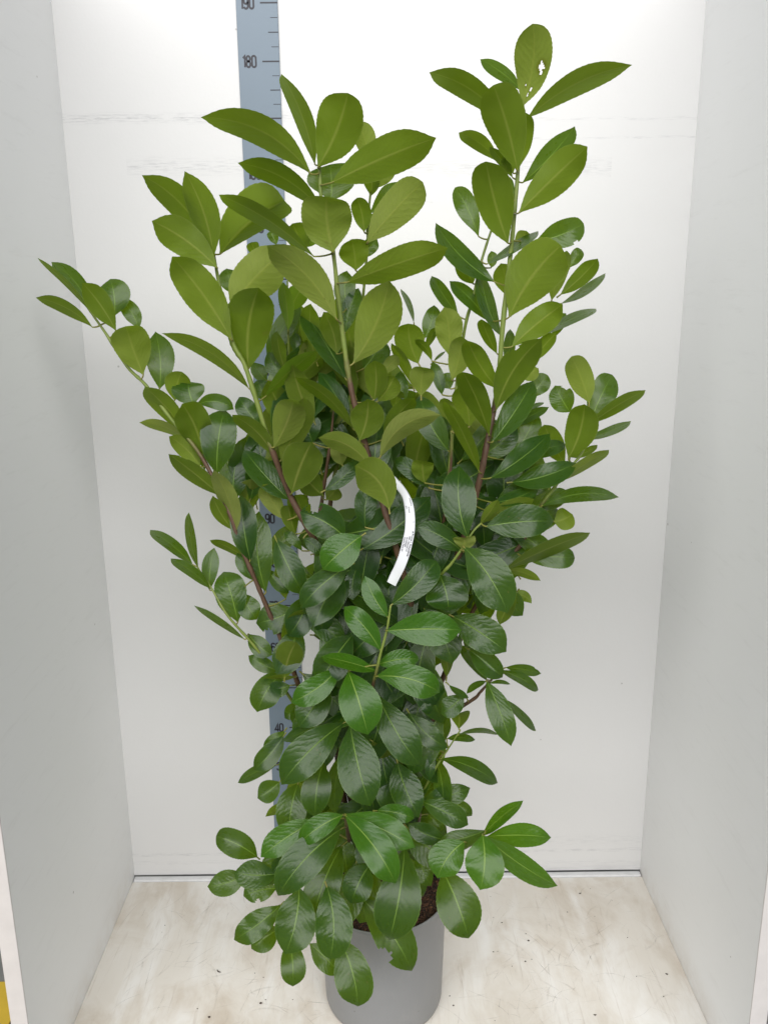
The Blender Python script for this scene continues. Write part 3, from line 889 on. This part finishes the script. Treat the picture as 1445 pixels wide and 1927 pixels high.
LEAVES = []
def leaf_mesh(side, b, t, w_, c, D, sk=0, fresh=0.0, rnd_tip=False, hole=False, seed=0, crisp=False, bite=None, nu=38, nv=6, kscale=1.0, pet_ok=True):
    rg = random.Random(seed*7919+13)
    bx, by = b; tx, ty = t
    bx -= (tx-bx)*.06; by -= (ty-by)*.06
    dx, dy = tx-bx, ty-by; L2 = math.hypot(dx, dy)
    if abs(c) < 1: c = rg.choice((-1, 1))*rg.uniform(.02, .075)*L2
    nx, ny = dy/L2, -dx/L2                       # left of the heading in the picture
    uy = -dy/L2
    P0 = at(bx, by, D)
    cmpx = (P0-CAMP).dot(cF)/FPX*100               # cm per pixel here
    Lcm = L2*cmpx
    if side == 'U': k = .42*uy+.06
    else: k = -.42*uy+.10
    k = (k+rg.uniform(-.08, .08))*kscale
    Y1 = D+k*Lcm
    Y1 = min(max(Y1, 4.0), 92)
    bul = (.075 if side == 'T' else -.065)*Lcm*(1+rg.uniform(-.4, .6))
    Ym = (D+Y1)/2+bul
    Pm = at((bx+tx)/2+nx*c, (by+ty)/2+ny*c, Ym)
    P1 = at(tx, ty, Y1)
    L3 = (P1-P0).length
    w_ *= (1.03 if side == 'U' else 1.0)
    wl = w_/2*(1+sk)*cmpx/100; wr = w_/2*(1-sk)*cmpx/100
    wt = max(wl, wr, .185*L3)
    wt = min(wt, max(wl, wr)*1.9+.004)
    if hole: nu, nv = 44, 14
    table = OWR if rnd_tip else OW
    sh = rg.uniform(.93, 1.08)
    verts, s_uv = [], []
    Vd = None
    mid_i = nu//2
    frames = []
    for i in range(nu+1):
        u = i/nu
        A = (1-u)*(1-2*u); B = 4*u*(1-u); Cc = u*(2*u-1)
        P = P0*A+Pm*B+P1*Cc
        T = P0*(4*u-3)+Pm*(4-8*u)+P1*(4*u-1)
        V = (P-CAMP).normalized()
        Wd = T.cross(V).normalized()
        p0x = topx(P); p1x = topx(P+Wd*.005)
        if (p1x[0]-p0x[0])*nx+(p1x[1]-p0x[1])*ny < 0: Wd = -Wd
        N = T.cross(Wd).normalized()
        if N.dot(V) > 0: N = -N                  # towards the viewer
        frames.append((P, Wd, N))
    Wm = frames[mid_i][1]
    if side == 'T': sL = -1 if Wm.z > 0 else 1
    else: sL = 1 if Wm.z > 0 else -1
    if abs(Wm.z) < .25: sL = rg.choice((-1, 1))
    dl = sL*math.sqrt(max(0, wt*wt-wl*wl)); dr = -sL*math.sqrt(max(0, wt*wt-wr*wr))
    cup = (.10 if side == 'T' else -.10)*wt*rg.uniform(.3, 1.6)
    a1, a2 = rg.uniform(0, 6.28), rg.uniform(0, 6.28)
    wav = rg.uniform(.02, .09)*wt; fr_ = rg.uniform(1.2, 2.6)
    tw = rg.uniform(-.45, .45)
    fold = (rg.uniform(.04, .42) if side == 'T' else -rg.uniform(.12, .62))*(.3 if abs(c) > 2 else 1)
    rec = rg.uniform(.0, .15)*L3*(-1 if side == 'T' else 1)
    if crisp: wav *= 1.5; fr_ *= 1.2
    for i in range(nu+1):
        u = i/nu
        P, Wd, N = frames[i]
        uu = min(1, u**sh)
        h = float(np.interp(uu, OU, table))
        if 0 < i < nu: h += (.009 if i % 2 else -.009)*(h > .2)
        for j in range(-nv, nv+1):
            q = abs(j)/nv; left = j < 0
            ww, dd = (wl, dl) if left else (wr, dr)
            hh = h*(1+(.05*math.sin(7*u+a1) if left else .05*math.sin(6*u+a2)))
            off = Wd*((1 if left else -1)*ww*q*hh)
            nz = dd*q*hh + cup*q*q*h + wav*q*h*math.sin(fr_*2*PI*u+(a1 if left else a2))
            nz += tw*wt*(u-.5)*q*h*(1 if left else -1)
            nz += fold*wt*q*h + rec*max(0, (u-.68)/.32)**2 - .12*(1 if side == 'T' else -1)*wt*max(0, q-.7)*h
            verts.append(P+off+N*nz); s_uv.append((j/nv*.5+.5, u))
    M_ = 2*nv+1
    faces = []
    for i in range(nu):
        for j in range(M_-1):
            if bite:
                cu, cs = (i+.5)/nu, (j+.5)/(M_-1)*2-1
                if ((cu-bite[0])/bite[2])**2+((cs-bite[1])/(bite[2]*3))**2 < 1+.3*math.sin(i*2.3+j): continue
            if hole:
                cu, cs = (i+.5)/nu, (j+.5)/(M_-1)*2-1
                bad = False
                for hu, hs, ra in ((.50, .50, .055), (.445, .55, .032), (.26, -.25, .02), (.23, .28, .022), (.15, .2, .018)):
                    if ((cu-hu)/ra)**2+((cs-hs)/(ra*3.0))**2 < 1+.45*math.sin(i*1.7+j*2.1): bad = True
                if bad: continue
            faces.append((i*M_+j, i*M_+j+1, (i+1)*M_+j+1, (i+1)*M_+j))
    # winding: the upper side is the front of the face
    f0 = faces[len(faces)//2]
    nrm = (verts[f0[1]]-verts[f0[0]]).cross(verts[f0[2]]-verts[f0[0]])
    want = frames[mid_i][2] if side == 'T' else -frames[mid_i][2]
    if nrm.dot(want) < 0: faces = [f[::-1] for f in faces]
    petv = [0.0]*len(verts)
    brn = [0.0]*len(verts)
    if hole:
        for vi, (uu_, vv_) in enumerate(s_uv):
            for hu, hs, ra in ((.50, .50, .055), (.445, .55, .032), (.26, -.25, .02), (.23, .28, .022), (.15, .2, .018)):
                d_ = math.hypot((vv_-hu)/ra, ((uu_*2-1)-hs)/(ra*3.0))
                brn[vi] = max(brn[vi], min(1, max(0, 2.1-d_)))
    # petiole to the nearest stem
    T0 = (frames[1][0]-frames[0][0]).normalized()
    tgt = None
    if len(SPX) and pet_ok:
        d = np.hypot(SPX[:, 0]-bx, SPX[:, 1]-by)
        back = ((SPX[:, 0]-bx)*dx+(SPX[:, 1]-by)*dy)/L2
        d = d+np.where(back > 5, back*2, 0)+np.abs(SPX[:, 2]-D)*4
        i = int(np.argmin(d))
        if d[i] < 62 and (STEM_PTS[i][3]-P0).length < .06 and back[i] < 12: tgt = STEM_PTS[i][3]
    if tgt is None:
        tgt = P0-T0*.007; ctl = P0-T0*.003
    else:
        ctl = P0.lerp(tgt, .5)-T0*min(.004, (tgt-P0).length*.2)
    start = frames[1][0]
    pp = [start]+[P0*(1-k)**2+ctl*2*k*(1-k)+tgt*k*k for k in (0, .25, .5, .75, 1)]
    vs, fs = tube(pp, [.0007, .0012, .0013, .0013, .0014, .0017], 5, False)
    base = len(verts); verts += vs; brn += [0.0]*len(vs); faces += [tuple(base+x for x in f) for f in fs]
    s_uv += [(.5, .0)]*len(vs); petv += [1.0]*len(vs)
    area = L2*w_
    return dict(v=verts, f=faces, uv=s_uv, pet=petv, brn=brn, rnd=rg.random(), fresh=fresh, area=area)

def emit(name, items, parent):
    vs, fs, uv, pet, rn, fr, br = [], [], [], [], [], [], []
    for it in items:
        k = len(vs); vs += it['v']; fs += [tuple(k+x for x in f) for f in it['f']]
        uv += it['uv']; pet += it['pet']; br += it['brn']; rn += [it['rnd']]*len(it['v']); fr += [it['fresh']]*len(it['v'])
    o = mesh_obj(name, vs, fs, M_leaf, parent, True)
    me = o.data
    ul = me.uv_layers.new(name='leaf')
    li = np.zeros(len(me.loops), dtype=np.int32); me.loops.foreach_get('vertex_index', li)
    ul.data.foreach_set('uv', np.array(uv, dtype=np.float32)[li].ravel())
    for n, a in (('petiole', pet), ('rnd', rn), ('fresh', fr), ('brown', br)):
        q = me.attributes.new(n, 'FLOAT', 'POINT'); q.data.foreach_set('value', a)
    return o

S_ = 1445/320.0
ox = oy = 0; n_ = 0
for line in LEAF_TEXT.strip().splitlines():
    p = line.split()
    if p[0] == '@': ox, oy = float(p[1]), float(p[2]); S_ = float(p[3]) if len(p) > 3 else 1445/320.0; continue
    bx, by, tx, ty, w_, c, D = map(float, p[1:8]); fl = p[8:]
    sk = 0.0
    for f in fl:
        if f.startswith('sk='): sk = float(f[3:])
    n_ += 1
    LEAVES.append(leaf_mesh(p[0], (ox+bx/S_, oy+by/S_), (ox+tx/S_, oy+ty/S_), w_/S_, c/S_, D, sk,
                  .0+(1.0 if 'f' in fl else 0)*.8, 'r' in fl, 'hole' in fl, n_, 'x' in fl, (.78, .62, .13) if 'bite' in fl else ((.5+.4*((n_*37) % 10)/10, .95 if n_ % 2 else -.95, .05+.03*(n_ % 3)) if n_ % 17 == 0 else None)))

# shaded inner foliage behind the leaves one can tell apart
CORE = [(480,740),(520,640),(560,560),(640,560),(690,700),(760,720),(850,760),(930,770),(1020,830),(1050,920),(1000,1050),(930,1150),(870,1215),(842,1290),(835,1440),(850,1540),(850,1610),(780,1640),(640,1640),(560,1600),(560,1450),(580,1300),(540,1200),(505,1120),(470,1000),(450,860)]
GAPS = [(655,930,34),(578,945,20),(632,1432,14),(643,1500,12),(865,1260,46),(830,690,30),(590,1235,16),(570,1060,12),(765,925,14),(520,1110,24),(625,1340,0),(505,980,16),(735,1185,0)]
def inside(x, y):
    r = False; j = len(CORE)-1
    for i in range(len(CORE)):
        xi, yi = CORE[i]; xj, yj = CORE[j]
        if (yi > y) != (yj > y) and x < (xj-xi)*(y-yi)/(yj-yi)+xi: r = not r
        j = i
    return r
rf = random.Random(21)
cnt = 0
for goal, y0, D0, D1 in ((360, 560, 22, 40), (120, 980, 40, 48), (60, 640, 38, 44)):
    k_ = 0; tries = 0
    while k_ < goal and tries < 20000:
        tries += 1
        x = rf.uniform(450, 1050); y = rf.uniform(y0, 1640)
        if not inside(x, y): continue
        up = 1 if y < 950 else (rf.choice((1, -1)) if y < 1150 else -1)
        an = rf.gauss(0, .75)
        L = rf.uniform(95, 155)
        tx, ty = x+math.sin(an)*L, y-up*math.cos(an)*L
        if not inside(tx, ty): continue
        if any(math.hypot(x+(tx-x)*k-gx, y+(ty-y)*k-gy) < gr+18 for gx, gy, gr in GAPS for k in (0, .33, .66, 1) if gr): continue
        sd = 'U' if (y < 900 and rf.random() < .5) else 'T'
        k_ += 1; cnt += 1
        LEAVES.append(leaf_mesh(sd, (x, y), (tx, ty), L*rf.uniform(.32, .5), rf.uniform(-8, 8), rf.uniform(D0, D1), 0, 0, False, False, 1000+cnt, False, None, 18, 3, .6, False))
        LEAVES[-1]['area'] *= .01
LEAVES.sort(key=lambda l: -l['area'])
for it in LEAVES[:100]: emit('leaf', [it], plant)
o = emit('foliage', LEAVES[100:], plant); o['kind'] = 'stuff'

# ------------------------------------------------------------------ flower pot with soil
def lathe(prof, n, name, mat, parent, jitter=0):
    vs, fs = [], []
    for r, z in prof:
        for k in range(n):
            a = 2*PI*k/n; vs.append((POT.x+r*math.cos(a), POT.y+r*math.sin(a), z))
    for i in range(len(prof)-1):
        for k in range(n): fs.append((i*n+k, i*n+(k+1) % n, (i+1)*n+(k+1) % n, (i+1)*n+k))
    return mesh_obj(name, vs, fs, mat, parent, True)
def mat_pot():
    t = NT('grey_plastic'); pos = t.coord()
    c = t.mixc(t.noise(pos, 7, 5), (.175, .177, .178), (.215, .216, .219))
    dust = t.ramp(t.noise(t.coord((1, 1, .5)), 16, 6, .7), [(.5, G1), (.75, W1)])
    c = t.mixc(t.math('MULTIPLY', dust, .25), c, (.33, .32, .30))
    v = t.node('ShaderNodeTexVoronoi'); t.put(v.inputs['Vector'], pos); v.inputs['Scale'].default_value = 45
    sp = t.math('MULTIPLY', t.math('LESS_THAN', v.outputs['Distance'], .06), t.math('GREATER_THAN', t.noise(pos, 12, 2), .55))
    c = t.mixc(t.math('MULTIPLY', sp, .7), c, (.06, .05, .04))
    t.put(t.b.inputs['Base Color'], c); t.put(t.b.inputs['Roughness'], t.math('MULTIPLY_ADD', dust, .2, .42))
    t.put(t.b.inputs['Normal'], t.bump(t.noise(pos, 90, 4), .12, .001))
    return t.m
def mat_soil():
    t = NT('potting_soil'); pos = t.coord()
    v = t.node('ShaderNodeTexVoronoi'); t.put(v.inputs['Vector'], pos); v.inputs['Scale'].default_value = 260
    c = t.ramp(v.outputs['Color'], [(.0, (.012, .006, .004)), (.45, (.045, .018, .009)), (.8, (.12, .05, .022)), (1, (.30, .17, .07))])
    t.put(t.b.inputs['Base Color'], c); t.b.inputs['Roughness'].default_value = .9
    t.put(t.b.inputs['Normal'], t.bump(t.math('ADD', v.outputs['Distance'], t.noise(pos, 90, 4)), .9, .006))
    return t.m
pot = empty('flower_pot', (POT.x, POT.y, 0))
tag(pot, 'round grey plastic pot on the stained floor holding the laurel', 'flower pot')
lathe([(.004, .001), (.105, .001), (.1145, .004), (.1165, .012), (.120, .12), (.1235, .236), (.1250, .239), (.1255, .245), (.1245, .2475), (.1225, .246), (.1205, .238), (.1185, .20), (.1185, .19)], 72, 'pot_wall', mat_pot(), pot)
M_soil = mat_soil()
bm = bmesh.new(); rs2 = random.Random(3); rings = 14; seg = 60; grid = []
for i in range(rings+1):
    r = .1195*i/rings
    row = []
    for k in range(seg):
        a = 2*PI*k/seg
        row.append(bm.verts.new((POT.x+r*math.cos(a), POT.y+r*math.sin(a), .233+rs2.uniform(-.0025, .0025)+.006*(1-i/rings))))
    grid.append(row)
for i in range(rings):
    for k in range(seg):
        bm.faces.new((grid[i][k], grid[i][(k+1) % seg], grid[i+1][(k+1) % seg], grid[i+1][k]))
# crumbs and bark chips lying in the soil
def chip(bm, p, s, rg):
    r = bmesh.ops.create_icosphere(bm, subdivisions=1, radius=1)
    sx_, sy_, sz_ = s*rg.uniform(.5, 1.4), s*rg.uniform(.4, 1), s*rg.uniform(.3, .7); an = rg.uniform(0, 6.3)
    for v in r['verts']:
        x, y, z = v.co.x*sx_*rg.uniform(.8, 1.2), v.co.y*sy_, v.co.z*sz_
        v.co = Vector((p[0]+x*math.cos(an)-y*math.sin(an), p[1]+x*math.sin(an)+y*math.cos(an), p[2]+z))
for k in range(700):
    r = .116*math.sqrt(rs2.random()); a = rs2.uniform(0, 2*PI)
    chip(bm, (POT.x+r*math.cos(a), POT.y+r*math.sin(a), .2355+.005*(1-r/.12)), rs2.uniform(.0012, .0036), rs2)
bm_obj('soil', bm, M_soil, pot, False)['kind'] = 'stuff'

# ------------------------------------------------------------------ paper plant label
lab = empty('plant_label', at(757, 905, 53))
tag(lab, 'white paper strip label with small black print looped on a laurel branch', 'plant label')
line = [(733,886,51.5),(737,898,52.5),(744,908,53.2),(753,918,53.8),(763,933,54.3),(769,952,54.8),(771.5,975,55.2),(770.5,1000,55.6),(766,1022,55.8),(760,1045,55.8),(752,1066,55.6),(743,1084,55.2),(736,1099,55)]
Wpx = [1, 12, 16, 15, 20, 22, 22, 22.5, 23, 23, 22, 15, 8]
Pn = catmull([np.array([*at(a, b_, Y), wpx]) for (a, b_, Y), wpx in zip(line, [2, 15, 17, 17, 21, 22, 22.5, 23, 23.5, 23.5, 23.5, 23, 22])], 6)
cl = [Vector(p[:3]) for p in Pn]
lens = [0]
for a, b_ in zip(cl, cl[1:]): lens.append(lens[-1]+(b_-a).length)
def lab_pt(sv, q, lift=0.0):
    """sv metres along the strip, q metres across"""
    sv = min(max(sv, 0), lens[-1]); i = max(0, min(len(cl)-2, int(np.searchsorted(lens, sv))-1))
    f = (sv-lens[i])/max(1e-9, lens[i+1]-lens[i])
    P = cl[i].lerp(cl[i+1], f)
    T = (cl[min(len(cl)-1, i+2)]-cl[max(0, i-1)]).normalized()
    V = (P-CAMP).normalized()
    Wd = T.cross(Vector((.25, .95, -.15))).normalized()
    if Wd.x < 0: Wd = -Wd
    N = T.cross(Wd).normalized()
    if N.y > 0: N = -N
    return P+Wd*q+N*(lift-.2*q*q/.02)
t_ = NT('label_paper'); t_.put(t_.b.inputs['Base Color'], (.66, .67, .70)); t_.b.inputs['Roughness'].default_value = .38
M_paper = t_.m
vs, fs = [], []
nL = 60; nW = 6
for lift in (0, -.0003):
    for i in range(nL+1):
        sv = lens[-1]*i/nL
        k = i/nL*(len(Pn)-1); k0 = int(min(len(Pn)-2, k)); wpx = Pn[k0][3]+(Pn[k0+1][3]-Pn[k0][3])*(k-k0)
        hw = wpx/2*.00068
        for j in range(nW+1): vs.append(lab_pt(sv, hw*(j/nW*2-1), lift))
o2 = (nL+1)*(nW+1)
for i in range(nL):
    for j in range(nW):
        a = i*(nW+1)+j; f = (a, a+1, a+nW+2, a+nW+1); fs.append(f); fs.append(tuple(x+o2 for x in f[::-1]))
    for j in (0, nW):
        a = i*(nW+1)+j; fs.append((a, a+nW+1, a+nW+1+o2, a+o2))
mesh_obj('paper_strip', vs, fs, M_paper, lab, True)
M_print = mat_plain('label_print', (.03, .03, .035), .6)
def lab_text(txt, s0, q0, size, wx=1.0):
    cu = bpy.data.curves.new('t', 'FONT'); cu.body = txt; cu.size = 1; cu.offset = .012
    o = bpy.data.objects.new('t', cu); C.objects.link(o)
    bpy.context.view_layer.update()
    me = bpy.data.meshes.new_from_object(o)
    v_ = [lab_pt(s0+v.co.x*size*wx, q0+v.co.y*size, .0005) for v in me.vertices]
    f_ = [tuple(p.vertices) for p in me.polygons]
    bpy.data.objects.remove(o); bpy.data.curves.remove(cu); bpy.data.meshes.remove(me)
    return v_, f_
pv, pf = [], []
def sub(i):
    return lens[min(len(lens)-1, i)]
s_text = lens[int(len(lens)*.60)]
for txt, ds, q0, size in (("# Prunus l. 'Rotundifolia'", -.004, .0042, .0040), ('100-125cmC15', .003, .0005, .0040), ('4610400500', .006, -.0029, .0032), ('Impulse Plants BV', .007, -.0060, .0032)):
    v_, f_ = lab_text(txt, s_text+ds, q0, size); k = len(pv); pv += v_; pf += [tuple(k+x for x in f) for f in f_]
s2 = lens[int(len(lens)*.36)]
for txt, ds, q0, size in (('www.plantlabel', 0, .0035, .0020), ('15', .034, .0045, .0022), ('000 000000', .012, -.001, .0020), ('00 00', .010, -.0045, .0020)):
    if txt.startswith('www'): txt = '000000000 00'
    v_, f_ = lab_text(txt, s2+ds, q0, size); k = len(pv); pv += v_; pf += [tuple(k+x for x in f) for f in f_]
mesh_obj('print', pv, pf, M_print, lab)
# punched slot near the top of the strip
hv = [lab_pt(lens[9]+.0035*math.cos(a), .0018*math.sin(a), .0006) for a in [2*PI*k/16 for k in range(16)]]
mesh_obj('slot', hv, [tuple(range(16))], mat_plain('slot_dark', (.06, .07, .06), .8), lab)

# ------------------------------------------------------------------ crumbs of soil on the floor
M_crumb = mat_plain('crumb', (.045, .028, .018), .9)
def crumb(px, py, s, long_, label, an=0):
    rg = random.Random(int(px*7+py)); P = at_floor(px, py)
    bm = bmesh.new(); r = bmesh.ops.create_icosphere(bm, subdivisions=2, radius=1)
    for v in r['verts']:
        j = rg.uniform(.75, 1.2)
        x, y, z = v.co.x*s*long_*j, v.co.y*s*j, (v.co.z*.6+.55)*s
        if long_ > 2: y += .35*s*(x/(s*long_))**2*long_
        v.co = Vector((x*math.cos(an)-y*math.sin(an), x*math.sin(an)+y*math.cos(an), max(0.0003, z)))
    o = bm_obj('soil_crumb' if long_ < 2 else 'plant_scrap', bm, M_crumb); o.location = (P.x, P.y, .0006)
    return o
tag(crumb(411, 1829, .0013, 4.5, '', -.7), 'thin dark curled plant scrap on the floor left of the pot', 'plant scrap')
tag(crumb(1091, 1682, .0012, 2.6, '', .2), 'small brown plant scrap on the floor near the back wall on the right', 'plant scrap')
tag(crumb(1254, 1834, .0014, 2.2, '', -.3), 'dark plant scrap on the floor close to the right side panel', 'plant scrap')
tag(crumb(1119, 1911, .0013, 2.4, '', -.1), 'dark plant scrap on the floor at the front, right of the pot', 'plant scrap')
for px, py, s in ((491, 1889, .0022), (394, 1915, .0020), (480, 1832, .0009), (496, 1840, .0009), (500, 1882, .0010), (551, 1882, .0009), (994, 1771, .0018), (989, 1758, .0010), (988, 1810, .0016), (1000, 1806, .0009), (944, 1737, .0013), (1067, 1717, .0010), (928, 1792, .0012), (1180, 1765, .0010), (1197, 1838, .0009), (1248, 1876, .0010), (846, 1875, .0011), (853, 1893, .0014), (936, 1791, .0008), (311, 1742, .0010), (372, 1899, .0010), (963, 1819, .0009)):
    tag(crumb(px, py, s, 1.3, ''), 'tiny dark soil crumb lying on the stained white floor', 'soil crumb', 'soil crumbs on the floor')
